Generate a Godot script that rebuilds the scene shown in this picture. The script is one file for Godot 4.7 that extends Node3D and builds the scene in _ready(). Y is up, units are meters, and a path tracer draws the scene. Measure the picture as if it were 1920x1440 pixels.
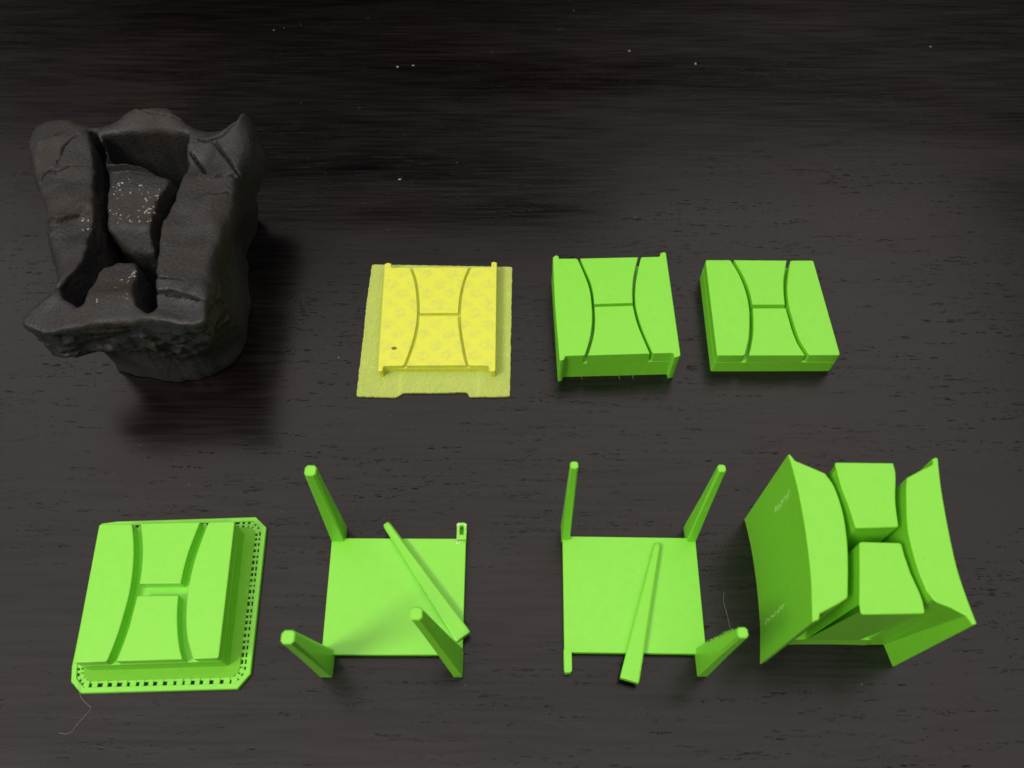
extends Node3D

const MM := 0.001
var rng := RandomNumberGenerator.new()
var used := {}
var mat := {}

# ---------------------------------------------------------------- mesh building
class Shape:
	var v := PackedVector3Array()
	var n := PackedVector3Array()
	func tri(a: Vector3, b: Vector3, c: Vector3, na: Vector3, nb: Vector3, nc: Vector3) -> void:
		if (c - a).cross(b - a).dot(na + nb + nc) < 0.0:
			v.append(a); v.append(c); v.append(b)
			n.append(na); n.append(nc); n.append(nb)
		else:
			v.append(a); v.append(b); v.append(c)
			n.append(na); n.append(nb); n.append(nc)
	func flat(a: Vector3, b: Vector3, c: Vector3, out: Vector3) -> void:
		var k := (c - a).cross(b - a)
		if k.length_squared() < 1e-16:
			return
		k = k.normalized()
		if k.dot(out) < 0.0:
			k = -k
		tri(a, b, c, k, k, k)
	func quad(a: Vector3, b: Vector3, c: Vector3, d: Vector3, out: Vector3) -> void:
		flat(a, b, c, out)
		flat(a, c, d, out)
	func box(c: Vector3, s: Vector3, turn := Basis.IDENTITY) -> void:
		for axis in 3:
			for sgn in [-1.0, 1.0]:
				var o := Vector3.ZERO
				o[axis] = sgn
				var p := Vector3.ZERO
				p[(axis + 1) % 3] = 1.0
				var q := Vector3.ZERO
				q[(axis + 2) % 3] = 1.0
				var k: Array[Vector3] = []
				for t in [[-1, -1], [1, -1], [1, 1], [-1, 1]]:
					k.append(c + turn * ((o + p * t[0] + q * t[1]) * s * 0.5))
				quad(k[0], k[1], k[2], k[3], turn * o)
	func commit() -> ArrayMesh:
		var a := []
		a.resize(Mesh.ARRAY_MAX)
		var s := PackedVector3Array()
		s.resize(v.size())
		for i in v.size():
			s[i] = v[i] * 0.001
		a[Mesh.ARRAY_VERTEX] = s
		a[Mesh.ARRAY_NORMAL] = n
		var m := ArrayMesh.new()
		m.add_surface_from_arrays(Mesh.PRIMITIVE_TRIANGLES, a)
		return m

func pairs(side: Array) -> PackedVector2Array:
	var p := PackedVector2Array()
	for i in range(0, side.size(), 2):
		p.append(Vector2(side[i], side[i + 1]))
	return p

func smooth(p: PackedVector2Array, k := 4) -> PackedVector2Array:
	var o := PackedVector2Array()
	for i in p.size() - 1:
		var a := p[i - 1] if i > 0 else 2.0 * p[0] - p[1]
		var d := p[i + 2] if i + 2 < p.size() else 2.0 * p[i + 1] - p[i]
		for t in k:
			o.append(p[i].cubic_interpolate(p[i + 1], a, d, float(t) / k))
	o.append(p[p.size() - 1])
	return o

# a closed outline in millimetres out of its sides; a side whose number is in «curved» is a smooth curve
func outline(sides: Array, curved: Array, soft_corner := 0.75) -> PackedVector2Array:
	var o := PackedVector2Array()
	for i in sides.size():
		var p := pairs(sides[i])
		if i in curved:
			p = smooth(p)
		for q in p:
			if o.is_empty() or q.distance_to(o[o.size() - 1]) > 0.05:
				o.append(q)
	if o[0].distance_to(o[o.size() - 1]) < 0.05:
		o.remove_at(o.size() - 1)
	if Geometry2D.is_polygon_clockwise(o):
		o.reverse()
	return rounded(o, soft_corner) if soft_corner > 0.0 else o

# corners sharper than about 40 degrees become small arcs
func rounded(p: PackedVector2Array, r := 0.4) -> PackedVector2Array:
	var o := PackedVector2Array()
	var n := p.size()
	for i in n:
		var a := p[(i + n - 1) % n]
		var b := p[i]
		var c := p[(i + 1) % n]
		var u := (a - b).normalized()
		var w := (c - b).normalized()
		if u.dot(w) < -0.78:
			o.append(b)
			continue
		var k := minf(r, minf(a.distance_to(b), c.distance_to(b)) * 0.42)
		if k < 0.6:
			o.append(b)
			continue
		for t in 4:
			var f := t / 3.0
			var p0 := b + u * k
			var p1 := b + w * k
			o.append(p0.lerp(b, f).lerp(b.lerp(p1, f), f))
	return o

func edge_normals(p: PackedVector2Array) -> PackedVector2Array:
	var area := 0.0
	for i in p.size():
		area += p[i].cross(p[(i + 1) % p.size()])
	var s := 1.0 if area > 0.0 else -1.0
	var o := PackedVector2Array()
	for i in p.size():
		var e := (p[(i + 1) % p.size()] - p[i]).normalized()
		o.append(Vector2(e.y, -e.x) * s)
	return o

func inset(p: PackedVector2Array, by: float) -> PackedVector2Array:
	var en := edge_normals(p)
	var o := PackedVector2Array()
	for i in p.size():
		var a := en[(i + p.size() - 1) % p.size()]
		var b := en[i]
		var m := (a + b).normalized()
		o.append(p[i] - m * minf(by / maxf(m.dot(a), 0.35), by * 2.0))
	return o

func ring(s: Shape, p0: PackedVector2Array, y0: float, p1: PackedVector2Array, y1: float) -> void:
	var n := p0.size()
	var en := edge_normals(p0)
	for i in n:
		var j := (i + 1) % n
		var a := Vector3(p0[i].x, y0, p0[i].y)
		var b := Vector3(p0[j].x, y0, p0[j].y)
		var c := Vector3(p1[j].x, y1, p1[j].y)
		var d := Vector3(p1[i].x, y1, p1[i].y)
		var out := Vector3(en[i].x, 0, en[i].y)
		if absf(y1 - y0) < 0.3 and y1 != y0:
			out += Vector3(0, signf(y1 - y0), 0) * 0.8
		var f := (c - a).cross(b - a).normalized()
		if f.dot(out) < 0.0:
			f = -f
		var na := f
		var nb := f
		var before := en[(i + n - 1) % n]
		var after := en[j]
		if before.dot(en[i]) > 0.82:
			na = (f + Vector3(before.x - en[i].x, 0, before.y - en[i].y) * 0.5).normalized()
		if after.dot(en[i]) > 0.82:
			nb = (f + Vector3(after.x - en[i].x, 0, after.y - en[i].y) * 0.5).normalized()
		s.tri(a, b, c, na, nb, nb)
		s.tri(a, c, d, na, nb, na)

func cap(s: Shape, p: PackedVector2Array, y: float, up: bool) -> void:
	var k := Geometry2D.triangulate_polygon(p)
	var o := Vector3.UP if up else Vector3.DOWN
	for i in range(0, k.size(), 3):
		var a := p[k[i]]
		var b := p[k[i + 1]]
		var c := p[k[i + 2]]
		s.tri(Vector3(a.x, y, a.y), Vector3(b.x, y, b.y), Vector3(c.x, y, c.y), o, o, o)

# an upright block on an outline, its top edge softened; the foot may have another outline with as many corners
func prism(p: PackedVector2Array, y0: float, y1: float, soft := 0.22, foot := PackedVector2Array(), bottom := true) -> Shape:
	var s := Shape.new()
	if foot.is_empty():
		foot = p
	ring(s, foot, y0, p, y1 - soft)
	while soft > 0.02 and Geometry2D.triangulate_polygon(inset(p, soft)).is_empty():
		soft *= 0.7
	var q := inset(p, soft * 0.35)
	ring(s, p, y1 - soft, q, y1 - soft * 0.35)
	var r := inset(p, soft)
	ring(s, q, y1 - soft * 0.35, r, y1)
	cap(s, r, y1, true)
	if bottom:
		cap(s, foot, y0, false)
	return s

# a bar through cross-sections with equally many corners
func loft(sections: Array) -> Shape:
	var s := Shape.new()
	var mid: Array[Vector3] = []
	for sec in sections:
		var c := Vector3.ZERO
		for q in sec:
			c += q
		mid.append(c / sec.size())
	for k in sections.size() - 1:
		var a: PackedVector3Array = sections[k]
		var b: PackedVector3Array = sections[k + 1]
		for i in a.size():
			var j := (i + 1) % a.size()
			var out := (a[i] + a[j] + b[i] + b[j]) * 0.25 - (mid[k] + mid[k + 1]) * 0.5
			s.quad(a[i], a[j], b[j], b[i], out)
	for e in 2:
		var sec: PackedVector3Array = sections[0 if e == 0 else sections.size() - 1]
		var m := mid[0] if e == 0 else mid[mid.size() - 1]
		var out := (mid[0] - mid[1]) if e == 0 else (m - mid[mid.size() - 2])
		for i in sec.size():
			s.flat(m, sec[i], sec[(i + 1) % sec.size()], out)
	return s

func tube(s: Shape, p: PackedVector3Array, r0: float, r1: float, sides := 5) -> void:
	for i in p.size() - 1:
		var t := (p[i + 1] - p[i]).normalized()
		var u := t.cross(Vector3(0.31, 0.93, 0.17)).normalized()
		var w := t.cross(u)
		var a := lerpf(r0, r1, float(i) / (p.size() - 1))
		var b := lerpf(r0, r1, float(i + 1) / (p.size() - 1))
		for k in sides:
			var c0 := u * cos(TAU * k / sides) + w * sin(TAU * k / sides)
			var c1 := u * cos(TAU * (k + 1) / sides) + w * sin(TAU * (k + 1) / sides)
			s.tri(p[i] + c0 * a, p[i] + c1 * a, p[i + 1] + c1 * b, c0, c1, c1)
			s.tri(p[i] + c0 * a, p[i + 1] + c1 * b, p[i + 1] + c0 * b, c0, c1, c0)

# ---------------------------------------------------------------- naming
func numbered(called: String) -> String:
	used[called] = used.get(called, -1) + 1
	return called if used[called] == 0 else "%s_%03d" % [called, used[called]]

func tag(o: Node3D, label: String, category: String, group := "", kind := "") -> void:
	o.set_meta("label", label)
	if category:
		o.set_meta("category", category)
	if group:
		o.set_meta("group", group)
	if kind:
		o.set_meta("kind", kind)

func thing(called: String, label: String, category: String, x: float, z: float, group := "", y := 0.0) -> Node3D:
	var o := Node3D.new()
	o.name = numbered(called)
	add_child(o)
	o.position = Vector3(x, y + 0.03, z) * MM
	tag(o, label, category, group)
	return o

func put(called: String, s: Shape, m: Material, parent: Node, label := "", kind := "") -> MeshInstance3D:
	var o := MeshInstance3D.new()
	o.mesh = s.commit()
	o.material_override = m
	var k := 0
	for c in parent.get_children():
		if str(c.name) == called or str(c.name).begins_with(called + "_0"):
			k += 1
	o.name = called if k == 0 else "%s_%03d" % [called, k]
	parent.add_child(o, true)
	if label:
		o.set_meta("label", label)
	if kind:
		o.set_meta("kind", kind)
	return o

# ---------------------------------------------------------------- materials
func noise(freq: float, sd: int, octaves := 4, kind := FastNoiseLite.TYPE_SIMPLEX_SMOOTH) -> FastNoiseLite:
	var f := FastNoiseLite.new()
	f.noise_type = kind
	f.seed = sd
	f.frequency = freq
	f.fractal_octaves = octaves
	return f

func grey(w: int, h: int, freq: float, sd: int, octaves := 4) -> PackedByteArray:
	var im := noise(freq, sd, octaves).get_seamless_image(w, h)
	im.convert(Image.FORMAT_L8)
	return im.get_data()

func stretched(w: int, h: int, to: int, freq: float, sd: int, octaves := 4) -> PackedByteArray:
	var im := noise(freq, sd, octaves).get_seamless_image(w, h)
	im.convert(Image.FORMAT_L8)
	im.resize(to, to, Image.INTERPOLATE_CUBIC)
	return im.get_data()

func srgb(x: float) -> int:
	return int(clampf((1.055 * pow(maxf(x, 0.0031308), 1.0 / 2.4) - 0.055) if x > 0.0031308 else 12.92 * x, 0.0, 1.0) * 255.0 + 0.5)

func texture(data: PackedByteArray, w: int, h: int, fmt: int) -> ImageTexture:
	return ImageTexture.create_from_image(Image.create_from_data(w, h, false, fmt, data))

func lin(r: float, g: float, b: float) -> Color:
	return Color(r, g, b).linear_to_srgb()

func table_material() -> StandardMaterial3D:
	var N := 2048
	var fine := stretched(96, 2048, N, 0.11, 11, 3)
	var broad := stretched(64, 512, N, 0.022, 12, 4)
	var blot := stretched(256, 256, N, 0.014, 13, 4)
	var where := stretched(256, 512, N, 0.020, 14, 3)
	var pore := PackedByteArray()
	pore.resize(N * N)
	rng.seed = 5
	for cluster in 12000:
		var cx := rng.randi_range(0, N - 1)
		var cy := rng.randi_range(0, N - 1)
		if where[cy * N + cx] < rng.randi_range(55, 175):
			continue
		var run := rng.randf_range(15.0, 110.0)
		var lean := rng.randf_range(-0.03, 0.03)
		var strong := 0.25 + 0.75 * pow(rng.randf(), 1.3)
		for k in rng.randi_range(2, 9):
			var u := rng.randf_range(0.0, run)
			var length := int(2.0 + 15.0 * pow(rng.randf(), 2.4))
			var deep := strong * rng.randf_range(130.0, 300.0)
			var drift := u * lean + rng.randf_range(-1.0, 1.0) * (1.0 if rng.randf() < 0.6 else 3.0)
			var thick := rng.randf() < 0.22 * strong
			for i in length:
				drift += rng.randf_range(-0.15, 0.15)
				var t := (i + 0.5) / length
				var d := int(deep * (1.0 - pow(absf(2.0 * t - 1.0), 3.0)) * rng.randf_range(0.6, 1.0))
				var px := posmod(cx + int(u) + i, N)
				var py := posmod(cy + int(round(drift)), N)
				pore[py * N + px] = mini(255, maxi(pore[py * N + px], d))
				if thick:
					var qy := (py + 1) % N
					pore[qy * N + px] = mini(255, maxi(pore[qy * N + px], d * 4 / 5))
	var color := PackedByteArray()
	color.resize(N * N * 3)
	var height := PackedByteArray()
	height.resize(N * N)
	var rough := PackedByteArray()
	rough.resize(N * N)
	var matt := PackedByteArray()
	matt.resize(N * N)
	var lut := PackedByteArray()
	lut.resize(4096)
	for i in 4096:
		lut[i] = srgb(i / 4095.0 * 0.1)
	for i in N * N:
		var f := fine[i] - 128
		var b := broad[i] - 128
		var bl := blot[i]
		var p := pore[i]
		var k: float = TABLE_ALBEDO * maxf(0.15, 1.0 + f * 0.0045 + b * 0.0040) * (1.0 - p * 0.0034)
		var warm := clampf((bl - 138) * 0.012, 0.0, 0.5)
		color[i * 3] = lut[clampi(int(k * (1.05 + 1.3 * warm) * 40950.0), 0, 4095)]
		color[i * 3 + 1] = lut[clampi(int(k * 0.94 * 40950.0), 0, 4095)]
		color[i * 3 + 2] = lut[clampi(int(k * 0.93 * 40950.0), 0, 4095)]
		height[i] = clampi(205 + f / 40 - p / 6, 0, 255)
		matt[i] = clampi(p * 3 / 4 + maxi(0, 6 - f * 3 / 16) + maxi(0, 8 - b / 7), 0, 245)
		rough[i] = clampi(int(255.0 * TABLE_ROUGH) + b / 7 + f / 9 + p / 3, 0, 255)
	var m := StandardMaterial3D.new()
	m.albedo_texture = texture(color, N, N, Image.FORMAT_RGB8)
	m.roughness = 1.0
	m.roughness_texture = texture(rough, N, N, Image.FORMAT_L8)
	m.metallic = 1.0
	m.metallic_texture = texture(matt, N, N, Image.FORMAT_L8)
	m.heightmap_enabled = true
	m.heightmap_texture = texture(height, N, N, Image.FORMAT_L8)
	m.heightmap_scale = 0.03
	m.metallic_specular = TABLE_SPEC
	return m

# printed plastic: fine print lines, faint unevenness of tone
func plastic(called: String, r: float, g: float, b: float, sub: float, pattern: String) -> StandardMaterial3D:
	var N := 512
	var cloud := grey(N, N, 0.012, 31, 4)
	var grain := grey(N, N, 0.20, 32, 2)
	var patch := grey(N, N, 0.024, 33, 4)
	var color := PackedByteArray()
	color.resize(N * N * 3)
	var height := PackedByteArray()
	height.resize(N * N)
	rng.seed = 77
	var glint := false
	for y in N:
		for x in N:
			var i := y * N + x
			var k := 1.0 + (cloud[i] - 128) * 0.0002 + (grain[i] - 128) * 0.0003
			var cr := r * k
			var cg := g * k
			var cb := b * k
			var line := 0.0
			if pattern == "print":
				line = 0.5 + 0.5 * sin(y * TAU * 56.0 / N)
				height[i] = int(128 + line * 18 + (grain[i] - 128) * 0.12)
			elif pattern == "infill":
				line = 0.5 + 0.5 * sin((x + y) * TAU * 44.0 / N + (cloud[i] - 128) * 0.02)
				var cell := absf(sin((x + y) * TAU * 1.5 / N + (cloud[i] - 128) * 0.008) * sin((x - y) * TAU * 1.5 / N))
				var thin := clampf(cell * 1.6 - 0.2, 0.0, 1.0) * clampf(0.46 + (patch[i] - 128) * 0.005, 0.0, 1.0) * (0.45 + 0.55 * line)
				thin *= clampf(0.75 + (grain[i] - 128) * 0.008, 0.2, 1.0)
				cr = lerpf(cr, 0.47, thin * 1.15)
				cg = lerpf(cg, 0.52, thin * 1.15)
				cb = lerpf(cb, 0.13, thin * 1.15)
				height[i] = int(128 + line * 25 + (grain[i] - 128) * 0.4)
			elif pattern == "raft":
				line = 0.5 + 0.5 * sin((x * 2 + y) * TAU * 32.0 / N)
				height[i] = int(70 + line * 120 + (grain[i] - 128) * 0.3)
			elif pattern == "glitter":
				glint = true
				line = 0.5 + 0.5 * sin((x * 2 + y) * TAU * 14.0 / N + (cloud[i] - 128) * 0.012)
				var t := line * line * clampf(0.35 + (grain[i] - 128) * 0.012, 0.0, 1.0)
				cr = lerpf(cr, 0.66, t)
				cg = lerpf(cg, 0.66, t)
				cb = lerpf(cb, 0.11, t)
				height[i] = int(clampf(60 + line * 110 + (grain[i] - 128) * 0.9, 0, 255))
			color[i * 3] = srgb(cr)
			color[i * 3 + 1] = srgb(cg)
			color[i * 3 + 2] = srgb(cb)
	if pattern == "print":
		for k in 9:
			var sx := rng.randi_range(0, N - 1)
			var sy := rng.randi_range(0, N - 1)
			var sr := rng.randf_range(1.0, 2.6)
			for dy in range(-3, 4):
				for dx in range(-3, 4):
					if dx * dx + dy * dy < sr * sr:
						var i := posmod(sy + dy, N) * N + posmod(sx + dx, N)
						for q in 3:
							color[i * 3 + q] = int(color[i * 3 + q] * 0.78)
	if glint:
		for k in 900:
			var gx := rng.randi_range(0, N - 1)
			var gy := rng.randi_range(0, N - 1)
			if patch[gy * N + gx] < rng.randi_range(70, 170):
				continue
			var u := rng.randf_range(0.25, 1.0)
			for t in rng.randi_range(4, 10):
				for w in 4:
					var i := posmod(gy - t, N) * N + posmod(gx + t / 2 + w, N)
					color[i * 3] = srgb(lerpf(r, 0.86, u))
					color[i * 3 + 1] = srgb(lerpf(g, 0.74, u))
					color[i * 3 + 2] = srgb(lerpf(b, 0.10, u))
	var m := StandardMaterial3D.new()
	m.resource_name = called
	m.albedo_texture = texture(color, N, N, Image.FORMAT_RGB8)
	m.roughness = 0.40
	m.metallic_specular = 0.62
	m.heightmap_enabled = true
	m.heightmap_texture = texture(height, N, N, Image.FORMAT_L8)
	m.heightmap_scale = 0.010
	m.uv1_triplanar = true
	m.uv1_triplanar_sharpness = 6.0
	m.uv1_scale = Vector3.ONE * 38.0
	if sub > 0.0:
		m.subsurf_scatter_enabled = true
		m.subsurf_scatter_strength = sub
	return m

func clay_material() -> StandardMaterial3D:
	var N := 1024
	var a := grey(N, N, 0.0035, 51, 4)
	var b := grey(N, N, 0.05, 52, 4)
	var c := grey(N, N, 0.25, 53, 2)
	var color := PackedByteArray()
	color.resize(N * N * 3)
	var height := PackedByteArray()
	height.resize(N * N)
	var rough := PackedByteArray()
	rough.resize(N * N)
	rng.seed = 9
	for i in N * N:
		var t := clampf((a[i] - 105) * 0.02, 0.0, 1.0)
		var k := 1.0 + (b[i] - 128) * 0.004 + (c[i] - 128) * 0.003
		var r := lerpf(0.0180, 0.0225, t) * k
		var g := lerpf(0.0190, 0.0190, t) * k
		var bl := lerpf(0.0200, 0.0160, t) * k
		if rng.randf() < 0.010:
			var u := rng.randf_range(0.4, 1.0)
			r += 0.14 * u; g += 0.09 * u; bl += 0.06 * u
		color[i * 3] = srgb(r)
		color[i * 3 + 1] = srgb(g)
		color[i * 3 + 2] = srgb(bl)
		height[i] = clampi(128 + (b[i] - 128) * 3 / 5 + (c[i] - 128) / 3, 0, 255)
		rough[i] = clampi(154 + (a[i] - 128) / 2 + (c[i] - 128) / 3, 0, 255)
	var m := StandardMaterial3D.new()
	m.albedo_texture = texture(color, N, N, Image.FORMAT_RGB8)
	m.roughness_texture = texture(rough, N, N, Image.FORMAT_L8)
	m.roughness = 1.0
	m.metallic_specular = 0.43
	m.heightmap_enabled = true
	m.heightmap_texture = texture(height, N, N, Image.FORMAT_L8)
	m.heightmap_scale = 0.030
	m.uv1_triplanar = true
	m.uv1_scale = Vector3.ONE * 14.0
	return m

func plain(r: float, g: float, b: float, rough: float) -> StandardMaterial3D:
	var m := StandardMaterial3D.new()
	m.albedo_color = lin(r, g, b)
	m.roughness = rough
	return m

# ---------------------------------------------------------------- the setting's light
const TABLE_ALBEDO := 0.0032
const TABLE_ROUGH := 0.27
const TABLE_SPEC := 0.46

func area_light(called: String, at: Vector3, to: Vector3, size: Vector2, energy: float, color: Color, turn := 0.0) -> void:
	var l := AreaLight3D.new()
	l.name = called
	add_child(l)
	l.look_at_from_position(at, to, Vector3.UP if absf((to - at).normalized().y) < 0.95 else Vector3.FORWARD)
	l.rotate_y(deg_to_rad(turn))
	l.area_size = size
	l.light_energy = energy
	l.light_color = color
	l.area_range = 12.0
	l.shadow_enabled = true

func _ready() -> void:
	rng.seed = 1
	# camera
	var cam := Camera3D.new()
	cam.name = "camera"
	add_child(cam)
	cam.position = Vector3(0, 0.232, 0)
	cam.rotation_degrees = Vector3(-59, 0, 0)
	var lens := CameraAttributesPhysical.new()
	lens.frustum_focal_length = 24.95
	lens.frustum_focus_distance = 0.255
	lens.exposure_aperture = 16.0
	lens.frustum_near = 0.01
	lens.frustum_far = 20.0
	cam.attributes = lens
	cam.keep_aspect = Camera3D.KEEP_HEIGHT
	cam.fov = 51.37
	cam.near = 0.01
	cam.far = 20.0
	cam.current = true
	# air and light
	var e := Environment.new()
	e.background_mode = Environment.BG_COLOR
	e.background_color = lin(0.012, 0.011, 0.010)
	e.tonemap_mode = Environment.TONE_MAPPER_LINEAR
	e.tonemap_exposure = 1.12
	e.sdfgi_enabled = true
	e.ssao_enabled = true
	e.ssil_enabled = true
	var we := WorldEnvironment.new()
	we.name = "world"
	we.environment = e
	add_child(we)
	var warm := Color(1.0, 0.955, 0.935)
	area_light("ceiling_light", Vector3(-0.05, 1.5, 0.02), Vector3(-0.05, 0, 0.02), Vector2(3.0, 2.86), 3.44, warm, 3.0)
	area_light("far_light", Vector3(0.80, 1.5, -1.53), Vector3(0.80, 0, -1.53), Vector2(1.05, 0.50), 0.22, warm)
	area_light("side_light", Vector3(-1.62, 1.5, -1.56), Vector3(-1.62, 0, -1.56), Vector2(0.8, 0.5), 0.16, warm)
	area_light("window_light", Vector3(-0.95, 1.30, 0.55), Vector3(0, 0, -0.12), Vector2(0.45, 0.45), 1.6, Color(1.0, 0.98, 0.95))

	mat.green = plastic("green", 0.200, 0.675, 0.026, 0.0, "print")
	mat.green_raft = plastic("green_raft", 0.21, 0.67, 0.026, 0.0, "raft")
	mat.yellow = plastic("yellow", 0.68, 0.735, 0.045, 0.0, "infill")
	mat.yellow_raft = plastic("yellow_raft", 0.46, 0.61, 0.115, 0.0, "glitter")
	mat.yellow_raft.roughness = 0.3
	mat.yellow_raft.heightmap_scale = 0.03
	mat.green_raft.heightmap_scale = 0.035
	mat.stressed = plain(0.55, 0.75, 0.30, 0.6)
	mat.scuff = plain(0.46, 0.72, 0.28, 0.8)
	mat.hair = plain(0.30, 0.28, 0.25, 0.4)
	mat.speck = plain(0.30, 0.24, 0.21, 0.7)
	mat.white = plain(0.24, 0.228, 0.21, 0.8)
	mat.clay = clay_material()

	table()
	clay_chair()
	blocks()
	tall_block()
	frames()
	small_things()

# ---------------------------------------------------------------- table
func table() -> void:
	var o := MeshInstance3D.new()
	o.name = "table_top"
	var st := SurfaceTool.new()
	st.begin(Mesh.PRIMITIVE_TRIANGLES)
	var x0 := -0.62
	var x1 := 0.62
	var z0 := -0.95
	var z1 := 0.12
	var T := 0.44
	var top := [Vector3(x0, 0, z0), Vector3(x1, 0, z0), Vector3(x1, 0, z1), Vector3(x0, 0, z1)]
	var d := Vector3(0, -0.03, 0)
	var faces := [[top[0], top[1], top[2], top[3], Vector3.UP]]
	for i in 4:
		var a: Vector3 = top[i]
		var b: Vector3 = top[(i + 1) % 4]
		var out := (a + b) * 0.5 - Vector3(0, 0, (z0 + z1) * 0.5)
		out = Vector3(signf(out.x) if absf(out.x) > 0.3 else 0.0, 0, signf(out.z) if absf(out.x) <= 0.3 else 0.0)
		faces.append([a, b, b + d, a + d, out])
	faces.append([top[0] + d, top[1] + d, top[2] + d, top[3] + d, Vector3.DOWN])
	for f in faces:
		var n: Vector3 = f[4]
		var order := [0, 1, 2, 0, 2, 3]
		if (f[2] - f[0]).cross(f[1] - f[0]).dot(n) < 0.0:
			order = [0, 2, 1, 0, 3, 2]
		for k in order:
			var p: Vector3 = f[k]
			st.set_normal(n)
			st.set_uv(Vector2(p.x / T, (p.z + p.y) / T))
			st.add_vertex(p)
	o.mesh = st.commit()
	o.material_override = table_material()
	add_child(o)
	tag(o, "black-brown wood table top with fine horizontal grain under all the models", "", "", "structure")

# ---------------------------------------------------------------- low cushion blocks
func panels(o: Node3D, y0: float, y1: float, parts: Array, m: Material, soft := 0.26) -> void:
	put("side_panel", prism(outline(parts[0], [1]), y0, y1, soft, PackedVector2Array(), false), m, o)
	put("side_panel", prism(outline(parts[1], [1]), y0, y1, soft, PackedVector2Array(), false), m, o)
	put("back_panel", prism(outline(parts[2], [0, 1]), y0, y1, soft, PackedVector2Array(), false), m, o)
	put("front_panel", prism(outline(parts[3], [0, 1]), y0, y1, soft, PackedVector2Array(), false), m, o)

func grown(p: PackedVector2Array, by: float) -> PackedVector2Array:
	return inset(p, -by)

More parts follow.
